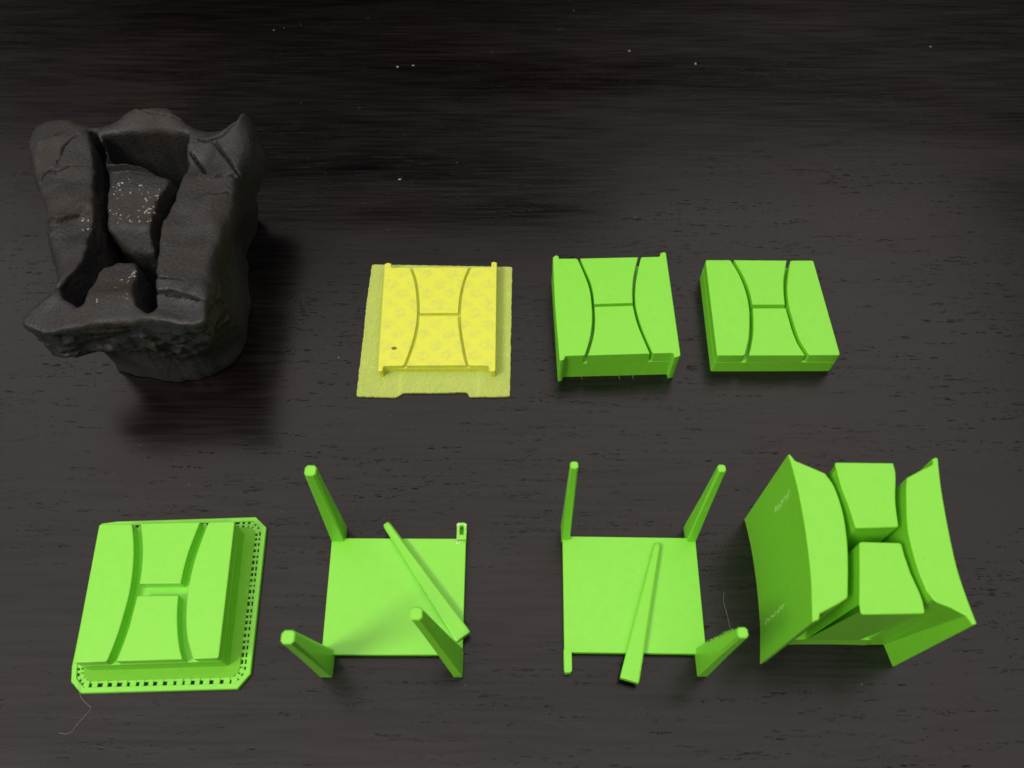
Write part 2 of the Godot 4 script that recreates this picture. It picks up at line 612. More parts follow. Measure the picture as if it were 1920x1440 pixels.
func blocks() -> void:
	# plain block
	var o := thing("cushion_block", "plain low green cushion block without fins, rightmost of the upper row", "model part", 88.5, -164.8, "low green cushion blocks")
	var slab := outline([[-20.5, 20.3, -19.3, -20.4, 19.3, -20.2, 20.4, 20.2]], [])
	put("base_slab", prism(grown(slab, 0.03), 0.0, 5.6, 0.03), mat.green, o)
	panels(o, 5.5, 10.0, [
		[[-20.5, 20.3, -19.3, -20.4], [-10.3, -20.4, -8.2, -13.8, -7.0, -6.9, -6.8, 0.0, -7.6, 6.9, -9.0, 13.7, -11.3, 20.3]],
		[[20.4, 20.2, 19.3, -20.2], [11.1, -20.2, 9.1, -13.6, 7.6, -6.9, 7.0, 0.0, 7.3, 6.8, 8.0, 13.7, 10.0, 20.2]],
		[[-5.5, -0.6, -5.6, -5.7, -6.2, -10.7, -7.4, -15.6, -9.0, -20.4], [9.8, -20.2, 8.3, -15.4, 7.0, -10.6, 6.2, -5.6, 5.7, -0.6]],
		[[-9.9, 20.3, -8.3, 15.6, -7.0, 10.8, -6.2, 5.8, -5.6, 0.9], [5.7, 0.9, 6.0, 5.8, 6.3, 10.7, 7.1, 15.6, 8.7, 20.3]]], mat.green)
	# block with corner fins
	o = thing("cushion_block", "low green cushion block with thin upright fins at its corners, right of the yellow block", "model part", 34.8, -163.1, "low green cushion blocks")
	slab = outline([[-17.5, 21.0, -17.7, 22.5, -19.3, 22.9, -20.4, -20.6, -19.2, -21.5, -18.3, -21.0, -18.2, -19.9], [17.5, -20.8, 17.8, -22.4, 18.9, -22.9, 19.8, -22.6, 20.3, 21.0, 18.0, 21.7, 18.2, 19.9]], [])
	put("base_slab", prism(inset(slab, 0.06), 0.0, 8.3, 0.06), mat.green, o)
	panels(o, 8.2, 13.4, [
		[[-17.5, 21.0, -17.7, 22.5, -19.3, 22.9, -20.2, 0.0, -20.4, -20.6, -19.2, -21.5, -18.3, -21.0, -18.2, -19.9], [-11.7, -20.0, -9.7, -13.3, -8.1, -6.6, -7.7, 0.4, -7.9, 7.3, -9.0, 14.1, -11.0, 20.8]],
		[[17.5, -20.8, 17.8, -22.4, 18.9, -22.9, 19.8, -22.6, 20.3, 21.0, 18.0, 21.7, 18.2, 19.8], [11.3, 20.0, 9.4, 13.4, 7.9, 6.6, 7.2, -0.2, 7.7, -7.1, 9.0, -13.9, 10.8, -20.6]],
		[[-6.8, 0.0, -7.0, -5.1, -7.8, -10.2, -9.3, -15.1, -10.7, -20.0], [9.8, -20.6, 8.4, -15.6, 7.3, -10.7, 6.6, -5.6, 6.3, -0.5]],
		[[-10.0, 20.8, -8.5, 16.0, -7.4, 11.1, -6.9, 6.1, -6.8, 1.1], [6.3, 0.6, 6.8, 5.6, 7.7, 10.4, 9.0, 15.3, 10.3, 20.1]]], mat.green)
	for w in [[-11.5, 1.0], [1.3, 1.6], [6.0, 0.9]]:
		var s := Shape.new()
		tube(s, PackedVector3Array([Vector3(w[0], 1.0, 20.6), Vector3(w[0] + 0.4, 0.5, 21.6), Vector3(w[0] + 0.6, 0.25, 21.5 + w[1] * 0.6)]), 0.07, 0.04)
		put("filament_wisp", s, mat.white, o)
	# yellow block on its raft
	o = thing("yellow_cushion_block", "bright yellow cushion block still stuck on a notched translucent raft", "model part", -26.0, -165.2)
	var raft := outline([[-12.6, 31.4, -26.1, 31.0, -26.2, 20.0, -26.1, 6.0, -26.35, -6.0, -26.0, -25.5, -12.7, -25.3, 26.1, -24.4, 25.3, 31.0, 11.7, 31.3, 11.0, 29.4, -10.6, 29.8]], [])
	put("raft", prism(ragged(raft), 0.0, 0.8, 0.15), mat.yellow_raft, o, "thin translucent yellow-green raft with a notch in its front edge")
	slab = outline([[-17.4, 21.6, -17.3, 23.6, -19.0, 23.6, -20.5, -22.5, -19.4, -23.1, -18.1, -22.7, -17.9, -20.9], [18.4, -21.0, 18.5, -23.2, 19.4, -23.6, 20.5, -23.0, 20.5, 23.7, 18.5, 23.6, 18.2, 21.4]], [])
	put("base_slab", prism(inset(slab, 0.06), 0.78, 3.0, 0.06), mat.yellow, o)
	panels(o, 2.9, 4.8, [
		[[-17.4, 21.6, -17.3, 23.6, -19.0, 23.6, -20.5, -22.5, -19.4, -23.1, -18.1, -22.7, -17.9, -20.9], [-11.2, -20.9, -9.0, -14.1, -7.8, -7.0, -7.2, 0.2, -7.5, 7.4, -8.7, 14.5, -10.4, 21.4]],
		[[18.4, -21.0, 18.5, -23.2, 19.4, -23.6, 20.5, -23.0, 20.5, 23.7, 18.5, 23.6, 18.2, 21.4], [11.3, 21.3, 9.8, 14.3, 8.6, 7.2, 8.0, 0.1, 8.2, -7.1, 9.2, -14.2, 11.2, -21.0]],
		[[-6.4, -0.4, -6.8, -5.6, -7.5, -10.8, -8.6, -15.9, -10.3, -20.9], [10.3, -21.0, 8.8, -16.0, 7.8, -10.9, 7.3, -5.7, 7.1, -0.5]],
		[[-9.5, 21.4, -8.2, 16.3, -7.1, 11.2, -6.5, 6.0, -6.4, 0.7], [7.1, 0.6, 7.6, 5.8, 8.4, 11.0, 9.3, 16.2, 10.5, 21.3]]], mat.yellow)
	var hole := PackedVector2Array()
	for k in 11:
		var r := 0.85 + 0.10 * sin(k * 2.3) + 0.06 * cos(k * 4.1)
		hole.append(Vector2(-14.2 + cos(TAU * k / 11.0) * r * 1.15, 14.5 + sin(TAU * k / 11.0) * r * 0.75))
	put("pinhole", prism(hole, 4.6, 4.88, 0.02), plain(0.16, 0.14, 0.01, 0.7), o, "small dark hole in the left side panel")
	# block on the wide raft
	o = thing("rafted_cushion_block", "green cushion block on a wide raft with a perforated rim, lower left", "model part", -99.6, -66.0, "low green cushion blocks")
	var edge := outline([[-18.4, 26.0, -21.9, 23.0, -22.8, 19.0, -25.7, -23.0, -21.0, -23.7, 21.1, -25.1, 24.8, -21.8, 27.2, 20.9, 24.3, 24.9]], [], 0.0)
	var r0 := Node3D.new()
	r0.name = "raft"
	o.add_child(r0)
	r0.set_meta("label", "wide thin green raft with cut corners and small holes round its rim")
	var inner := inset(edge, 3.15)
	put("raft_sheet", prism(inner, 0.0, 1.15, 0.12), mat.green_raft, r0)
	var rim := Shape.new()
	var w0 := inset(edge, 1.4)
	ring(rim, edge, 0.0, edge, 1.1)
	var soft := inset(edge, 0.22)
	ring(rim, edge, 1.1, soft, 1.3)
	ring_flat(rim, soft, w0, 1.3)
	ring(rim, w0, 1.3, w0, 0.0)
	put("raft_rim", rim, mat.green, r0)
	var bars := Shape.new()
	var a0 := inset(edge, 1.25)
	var a1 := inset(edge, 3.3)
	for i in edge.size():
		var j := (i + 1) % edge.size()
		var p := a0[i]
		var q := a0[j]
		var u := a1[i]
		var v := a1[j]
		var dir := (q - p).normalized()
		var len := p.distance_to(q)
		var front := absf(dir.x) > 0.9 and p.y > 0.0
		var pitch := 2.65 if front else 1.8
		var count := maxi(2, int(round(len / pitch)))
		for k in count + 1:
			var t := (k + rng.randf_range(-0.12, 0.12)) / count
			var c := (p.lerp(q, t) + u.lerp(v, t)) * 0.5
			var wide := len / count * (0.45 if not front else 0.54) * rng.randf_range(0.8, 1.25)
			bars.box(Vector3(c.x, rng.randf_range(0.42, 0.62), c.y), Vector3(wide, 0.9 if (k % 2 == 0) else 0.75, 2.15), Basis(Vector3.UP, -dir.angle()))
		if front:
			var c := (p + q + u + v) * 0.25 - Vector2(0, 0.62)
			bars.box(Vector3(c.x, 0.4, c.y), Vector3(len, 0.62, 0.6), Basis(Vector3.UP, -dir.angle()))
		else:
			var c := (p + q + u + v) * 0.25
			bars.box(Vector3(c.x, 0.45, c.y), Vector3(len, 0.7, 0.42), Basis(Vector3.UP, -dir.angle()))
	put("rim_bridges", bars, mat.green, r0, "", "stuff")
	slab = outline([[-17.7, 20.0, -21.1, -19.1, 21.0, -20.0 + 0.05, 21.0, 18.85, 18.4, 18.85]], [])
	slab = outline([[-17.7, 20.0, -21.1, -19.1, 18.4, -20.0, 21.0, 18.8]], [])
	put("base_slab", prism(grown(slab, 0.03), 1.13, 7.2, 0.03), mat.green, o)
	panels(o, 7.1, 10.8, [
		[[-17.7, 20.0, -21.1, -19.1], [-11.5, -19.3, -9.5, -13.0, -8.1, -6.6, -7.3, 0.0, -7.3, 6.6, -7.7, 13.2, -8.7, 19.7]],
		[[21.0, 18.8, 18.4, -20.0], [10.7, -19.8, 9.6, -13.3, 8.9, -6.7, 8.9, 0.0, 9.7, 6.6, 11.3, 13.0, 14.1, 19.0]],
		[[-5.1, -1.4, -5.6, -6.0, -6.4, -10.5, -7.6, -15.0, -9.1, -19.4], [8.3, -19.8, 7.5, -15.2, 6.8, -10.7, 6.5, -6.1, 6.5, -1.5]],
		[[-6.3, 19.6, -5.6, 15.2, -5.1, 10.8, -5.0, 6.4, -4.9, 1.9], [6.6, 1.8, 7.3, 6.6, 8.4, 11.3, 9.9, 15.9, 11.4, 19.1]]], mat.green)

func ring_flat(s: Shape, a: PackedVector2Array, b: PackedVector2Array, y: float) -> void:
	for i in a.size():
		var j := (i + 1) % a.size()
		s.quad(Vector3(a[i].x, y, a[i].y), Vector3(a[j].x, y, a[j].y), Vector3(b[j].x, y, b[j].y), Vector3(b[i].x, y, b[i].y), Vector3.UP)

func ragged(p: PackedVector2Array) -> PackedVector2Array:
	var o := PackedVector2Array()
	rng.seed = 21
	for i in p.size():
		var a := p[i]
		var b := p[(i + 1) % p.size()]
		var k := maxi(1, int(a.distance_to(b) / 0.9))
		var n := (b - a).orthogonal().normalized()
		for t in k:
			var at := a.lerp(b, float(t) / k)
			if t > 0:
				at += n * rng.randf_range(-0.12, 0.12)
			o.append(at)
	return o

# ---------------------------------------------------------------- tall block
func waisted(p: PackedVector2Array, z: float) -> PackedVector2Array:
	var o := PackedVector2Array()
	for q in p:
		o.append(Vector2(q.x, clampf(q.y, -z, z)))
	return o

func finned(p: PackedVector2Array) -> PackedVector2Array:
	var o := PackedVector2Array()
	for q in p:
		var z := q.y
		var x := q.x
		if absf(z) > 15.9 and absf(x) < 17.3 and z < 21.0:
			z = clampf(z, -15.9, 15.9)
		elif z > 15.9 and absf(x) < 18.4 and z < 19.5:
			z = 15.9
			x = signf(x) * 17.0
		o.append(Vector2(x, z))
	return o

func tall_block() -> void:
	var o := thing("tall_cushion_block", "tall green cushion block with wide deep gaps and flared corner edges, lower right", "model part", 89.7, -69.1)
	var L := [[-20.3, 21.3, -19.4, 15.9, -18.5, 9.8, -17.7, -0.4, -17.5, -10.8, -17.8, -17.4, -18.2, -21.7], [-17.7, -21.8, -16.7, -20.0], [-9.7, -16.4, -8.1, -12.6, -7.4, -5.8, -7.9, 1.3, -9.1, 8.1, -10.7, 15.1], [-11.0, 15.7, -13.1, 16.9, -18.1, 19.3, -18.5, 20.6]]
	var R := [[18.8, -20.5, 19.8, -20.9, 20.3, -20.6], [19.7, -17.4, 18.7, -11.2, 17.6, -1.3, 16.9, 8.6, 17.2, 16.3, 17.7, 21.6], [16.7, 21.9, 15.6, 19.7, 12.6, 17.9, 9.4, 16.5], [8.1, 13.9, 7.4, 9.0, 7.3, 2.2, 7.8, -3.1, 9.9, -12.2, 10.9, -15.2], [15.6, -17.6, 18.6, -19.0]]
	var floor_y := 6.0
	var left := put("side_wall", prism(outline(L, [0, 2]), 0.0, 45.5, 0.3, finned(outline(L, [0, 2]))), mat.green, o)
	put("side_wall", prism(outline(R, [1, 3]), 0.0, 45.5, 0.3, finned(outline(R, [1, 3]))), mat.green, o)
	var back := outline([[-5.2, -1.6, -5.7, -7.6, -6.4, -12.6, -6.7, -19.5], [8.4, -19.3, 8.3, -16.2, 6.9, -10.8, 6.2, -7.6, 5.5, -1.9]], [0, 1])
	put("back_pillar", prism(back, floor_y - 0.1, 45.5, 0.3, waisted(back, 16.0), false), mat.green, o)
	var front := outline([[-8.6, 19.5, -8.5, 17.1, -6.8, 9.8, -5.9, 5.6, -5.1, 1.8], [5.1, 2.1, 5.1, 5.2, 5.5, 9.8, 6.4, 14.3, 6.6, 16.3, 6.4, 19.3]], [])
	put("front_pillar", prism(front, floor_y - 0.1, 45.5, 0.3, waisted(front, 16.0), false), mat.green, o)
	var base := outline([[-12.2, 15.95, -8.6, 15.8, 0.0, 15.8, 6.5, 15.9, 11.0, 16.1, 11.5, -15.2, 8.3, -15.9, -6.7, -15.9, -10.5, -16.0]], [])
	put("base_slab", prism(base, 0.0, floor_y, 0.1), mat.green, o)
	# two scuffed streaks on the left wall
	rng.seed = 3
	for spot in [Vector3(-14.0, 26.0, 40.0), Vector3(11.4, 5.0, 23.5)]:
		var s := Shape.new()
		for k in 34:
			var zz: float = spot.x + rng.randf_range(-0.5, 0.5)
			var yy: float = lerpf(spot.y, spot.z, (k + rng.randf()) / 34.0)
			s.box(Vector3(wall_x(zz), yy, zz), Vector3(0.04, rng.randf_range(0.05, 0.14), rng.randf_range(0.5, 1.8)), Basis(Vector3.RIGHT, rng.randf_range(0.15, 0.45)))
		put("scuff_marks", s, mat.scuff, left, "", "stuff")

func wall_x(z: float) -> float:
	var c := smooth(pairs([-20.3, 21.3, -19.4, 15.9, -18.5, 9.8, -17.7, -0.4, -17.5, -10.8, -17.8, -17.4, -18.2, -21.7]))
	for i in c.size() - 1:
		if c[i].y >= z and c[i + 1].y <= z:
			return lerpf(c[i].x, c[i + 1].x, (c[i].y - z) / maxf(c[i].y - c[i + 1].y, 1e-5))
	return c[0].x

# ---------------------------------------------------------------- chair frames
func oct(c: Vector3, a: float, b: float, bevel: float, nrm := Vector3.UP, along := Vector3.BACK) -> PackedVector3Array:
	var o := PackedVector3Array()
	var w := nrm.normalized()
	var q := (along - w * along.dot(w)).normalized()
	var p := q.cross(w).normalized()
	for k in [[1, 1 - bevel], [1 - bevel, 1], [bevel - 1, 1], [-1, 1 - bevel], [-1, bevel - 1], [bevel - 1, -1], [1 - bevel, -1], [1, bevel - 1]]:
		o.append(c + p * a * k[0] + q * b * k[1])
	return o

# a leg that rises from a corner of the plate: foot rectangle x0..x1, z0..z1, tip (x, y, z) of the given width
func leg(o: Node3D, x0: float, x1: float, z0: float, z1: float, tip: Vector3, wide: float, label := "") -> MeshInstance3D:
	var c := Vector3((x0 + x1) * 0.5, 0, (z0 + z1) * 0.5)
	var a := (x1 - x0) * 0.5
	var b := (z1 - z0) * 0.5
	var s := loft([oct(c, a * 0.9, b * 0.97, 0.1), oct(c + Vector3(0, 0.25, 0), a, b, 0.12), oct(c + Vector3(0, 2.6, 0), a, b, 0.12), oct(c.lerp(tip, 0.55) + Vector3(0, 1.2, 0), lerpf(a, wide * 0.5, 0.5), lerpf(b, wide * 0.5, 0.6), 0.3), oct(tip - Vector3(0, 0.2, 0), wide * 0.5, wide * 0.5, 0.45), oct(tip, wide * 0.42, wide * 0.42, 0.45)])
	return put("leg", s, mat.green, o, label)

func fuzz(parent: Node, from: Vector3, to: Vector3, count: int, out: Vector3, most: float) -> void:
	var s := Shape.new()
	for k in count:
		var p := from.lerp(to, (k + rng.randf()) / count)
		var d := (out + Vector3(rng.randf_range(-0.5, 0.5), rng.randf_range(-0.4, 0.5), rng.randf_range(-0.5, 0.5))).normalized() * most * rng.randf_range(0.3, 1.0)
		tube(s, PackedVector3Array([p, p + d * 0.6, p + d + Vector3(0, -0.1, 0)]), 0.10, 0.03, 4)
	put("fuzz", s, mat.green, parent, "", "stuff")

func frames() -> void:
	rng.seed = 12
	# frame with one leg leaning over the plate and one snapped off
	var o := thing("chair_frame", "upturned green chair frame with one front leg leaning inward over its plate", "model part", -33.7, -66.9, "upturned green chair frames")
	put("seat_plate", prism(outline([[-19.4, 17.0, -20.4, -17.0, 19.9, -16.8, 19.9, 17.0]], []), 0.8, 2.5, 0.18), mat.green, o)
	leg(o, -20.5, -16.6, -21.4, -15.9, Vector3(-17.9, 45.5, -19.4), 3.0)
	leg(o, -19.6, -16.1, 15.6, 22.6, Vector3(-17.6, 45.5, 22.4), 3.2)
	leg(o, 17.3, 20.05, 15.4, 22.6, Vector3(11.0, 42.0, 16.1), 3.1, "front leg leaning inward over the plate")
	var stub := Shape.new()
	var so := outline([[17.2, -16.0, 17.1, -20.9, 17.6, -21.3, 19.5, -21.3, 20.0, -20.8, 20.0, -16.0]], [], 0.0)
	var si := outline([[18.0, -17.5, 17.95, -20.0, 18.2, -20.4, 19.0, -20.4, 19.2, -20.0, 19.2, -17.5]], [], 0.0)
	ring(stub, so, 0.0, so, 3.9)
	ring(stub, si, 3.9, si, 1.0)
	ring_flat(stub, so, si, 3.9)
	cap(stub, si, 1.0, true)
	var broke := put("broken_stub", stub, mat.green, o, "hollow stub of a snapped-off back leg")
	var chips := Shape.new()
	for k in 46:
		var e := so[k % 6].lerp(so[(k + 1) % 6], rng.randf()).lerp(Vector2(18.6, -18.8), rng.randf_range(0.04, 0.3))
		chips.box(Vector3(e.x, 3.92, e.y), Vector3(0.22, 0.12, 0.4) * rng.randf_range(0.6, 1.3), Basis.from_euler(Vector3(rng.randf_range(-0.3, 0.3), rng.randf() * 3.0, 0)))
	for k in 16:
		chips.box(Vector3(rng.randf_range(17.0, 19.0), 2.52, rng.randf_range(-16.6, -15.2)), Vector3(0.5, 0.05, 0.3) * rng.randf_range(0.5, 1.2), Basis(Vector3.UP, rng.randf() * 3.0))
	put("whitened_edge", chips, mat.stressed, broke, "", "stuff")
	# frame with three upright legs
	o = thing("chair_frame", "upturned green chair frame with three straight legs and a snapped front left corner", "model part", 34.8, -67.3, "upturned green chair frames")
	put("seat_plate", prism(outline([[-20.2, 16.7, -19.6, -17.2, 20.3, -16.6, 19.4, 17.2]], []), 0.8, 2.5, 0.18), mat.green, o)
	leg(o, -19.9, -17.4, -21.4, -16.0, Vector3(-18.8, 45.5, -20.5), 2.1)
	leg(o, 17.6, 20.35, -21.0, -15.4, Vector3(19.0, 45.5, -19.6), 2.1)
	var fr := leg(o, 16.6, 19.5, 15.6, 22.8, Vector3(18.2, 45.5, 21.8), 2.5)
	fuzz(fr, Vector3(17.2, 8, 16.4), Vector3(17.6, 40, 20.0), 60, Vector3(-0.6, 0, -1), 0.9)
	var st := outline([[-20.35, 15.5, -20.4, 21.6, -19.9, 22.2, -18.6, 22.1, -18.2, 21.5, -18.1, 15.5]], [])
	put("broken_stub", prism(st, 0.0, 2.56, 0.16), mat.green, o, "short stub of a snapped-off front leg")
	# the loose legs
	var p := thing("broken_leg", "loose green chair leg lying diagonally on the frame with the leaning leg", "model part", -33.7, -66.9, "loose chair legs", 2.53)
	loose_leg(p, Vector3(-4.3, 0, -21.0), Vector3(20.1, 0, 12.6), 2.2, 4.7, 2.5)
	p = thing("broken_leg", "loose green chair leg whose wide end sticks out past the front edge of the plate", "model part", 34.8, -67.3, "loose chair legs", 2.53)
	var s2 := loose_leg(p, Vector3(8.5, 0, -14.3), Vector3(-2.9, 0, 24.6), 2.1, 5.2, 2.2)
	fuzz(s2, Vector3(1.3, 1.0, 17.4), Vector3(-0.7, 1.0, 25.3), 34, Vector3(1, 0, 0.2), 0.75)

func loose_leg(o: Node3D, thin: Vector3, wide: Vector3, w0: float, w1: float, high: float) -> MeshInstance3D:
	var d := (wide - thin).normalized()
	var up := Vector3.UP
	var k := []
	for t in [0.0, 0.02, 0.5, 0.97, 1.0]:
		var w := lerpf(w0, w1, t) * (0.8 if t in [0.0] else (0.97 if t == 1.0 else 1.0))
		var h := lerpf(high * 0.82, high, t) * (0.8 if t in [0.0] else (0.97 if t == 1.0 else 1.0))
		k.append(oct(thin.lerp(wide, t) + up * lerpf(high * 0.82, high, t) * 0.5, w * 0.5, h * 0.5, lerpf(0.45, 0.14, t), d, up))
	return put("leg_bar", loft(k), mat.green, o)

# ---------------------------------------------------------------- clay armchair
var clay_top := [-16.6, 44.2, -23.4, 41.6, -22.8, 37.0, -15.8, 31.3, -18.4, 24.2, -24.0, 9.3, -33.6, -11.2, -36.3, -16.0, -42.3, -27.2, -44.0, -33.1, -43.7, -41.0, -38.4, -44.8, -30.8, -44.2, -24.2, -40.2, -15.6, -42.6, -10.0, -46.1, -3.2, -48.9, 3.8, -46.9, 9.6, -41.5, 16.6, -38.6, 23.9, -38.9, 27.3, -42.6, 28.7, -45.8, 31.3, -43.7, 32.1, -34.9, 31.6, -20.9, 31.4, -6.5, 30.8, 4.9, 29.8, 15.8, 31.0, 28.3, 31.6, 37.2, 32.0, 42.1, 24.2, 43.0, 14.5, 41.5, 3.8, 42.1, -4.9, 43.3, -12.6, 44.6]
var clay_foot := [-14.3, 30.2, -9.2, 34.3, 4.2, 37.5, 16.7, 36.5, 24.8, 31.1, 28.4, 21.2, 26.8, 4.0, 23.0, -18.0, 25.0, -36.0, 10.0, -40.0, -20.0, -36.0, -25.0, -15.0, -19.0, 10.0]
var clay_cuts := [
	[-18.4, -35.6, -15.4, -36.8, 0.8, -36.9, 11.6, -35.4, 13.0, -25.9, 13.4, -19.0, 8.4, -18.6, -4.0, -21.4, -15.0, -22.6, -16.4, -24.0],
	[-17.2, -23.4, -16.2, -16.8, -13.0, -7.0, -10.7, 2.7, -9.8, 10.9, -9.2, 19.9, -10.8, 25.0, -13.5, 29.7, -11.3, 33.5, -6.9, 36.0, -5.6, 34.4, -5.0, 23.4, -3.9, 20.5, -0.4, 17.1, -9.2, 3.0, -10.0, -0.3, -11.4, -7.8, -14.5, -23.0],
	[12.5, -23.4, 12.4, -13.9, 12.3, -4.9, 10.8, 4.5, 11.6, 13.7, 13.0, 23.4, 15.6, 33.5, 16.4, 36.6, 14.4, 38.4, 11.6, 36.2, 8.0, 27.8, 6.3, 18.2, 6.0, 7.3, 5.4, 2.2, 5.6, -9.7, 8.0, -14.7, 9.0, -23.0],
	[-8.8, 3.0, -5.8, 6.5, -1.4, 7.8, 7.0, 7.8, 7.5, 17.8, -0.8, 17.1, -5.0, 17.0],
	[-22.4, -37.0, -21.4, -37.3, -18.0, -30.5, -14.7, -19.0, -16.4, -20.0, -19.6, -29.5]]
var clay_creases := [
	[-33.7, -13.1, -32.5, -19.0, -29.5, -20.9, -28.6, -23.9, -28.7, -28.5, -25.2, -34.1],
	[-32.3, -18.5, -27.9, -17.3, -24.8, -19.7],
	[12.6, -31.5, 19.6, -32.3, 24.6, -34.9, 28.5, -41.0],
	[20.6, -32.3, 26.5, -24.7, 31.2, -18.5],
	[25.3, -7.4, 29.8, -9.3],
	[12.0, 25.7, 17.7, 26.5],
	[19.0, -17.0, 24.0, -15.5, 30.0, -17.0],
	[-38.0, -30.0, -33.0, -33.0, -29.0, -38.0],
	[-26.0, 3.0, -21.0, 4.0, -16.5, 0.5],
	[-6.0, -44.5, 0.0, -42.5, 7.0, -41.5],
	[14.0, 32.0, 20.0, 31.0, 29.0, 34.5],
	[14.0, -27.0, 18.0, -22.0, 20.0, -18.0]]


func sd(p: Vector2, poly: PackedVector2Array) -> float:
	var d := p.distance_squared_to(poly[0])
	var inside := false
	var n := poly.size()
	var j := n - 1
	for i in n:
		var a := poly[i]
		var e := poly[j] - a
		var w := p - a
		var b := w - e * clampf(w.dot(e) / e.length_squared(), 0.0, 1.0)
		d = minf(d, b.length_squared())
		if (a.y > p.y) != (poly[j].y > p.y) and p.x < e.x * (p.y - a.y) / e.y + a.x:
			inside = not inside
		j = i
	return -sqrt(d) if inside else sqrt(d)

func line_distance(p: Vector2, line: PackedVector2Array) -> float:
	var d := 1e9
	for i in line.size() - 1:
		var e := line[i + 1] - line[i]
		var w := p - line[i]
		d = minf(d, (w - e * clampf(w.dot(e) / e.length_squared(), 0.0, 1.0)).length_squared())
	return sqrt(d)

func bump(x: float, z: float, cx: float, cz: float, rx: float, rz: float) -> float:
	var a := (x - cx) / rx
	var b := (z - cz) / rz
	return exp(-a * a - b * b)

func smax(a: float, b: float, k: float) -> float:
	var h := maxf(k - absf(a - b), 0.0) / k
	return maxf(a, b) + h * h * k * 0.25

func arm_left(z: float) -> float:
	return -15.6 + 7.6 * smoothstep(-22.0, 12.0, z) - 3.0 * smoothstep(20.0, 34.0, z)

func arm_right(z: float) -> float:
	return 10.4 - 1.8 * smoothstep(-18.0, 0.0, z) + 5.0 * smoothstep(14.0, 38.0, z)

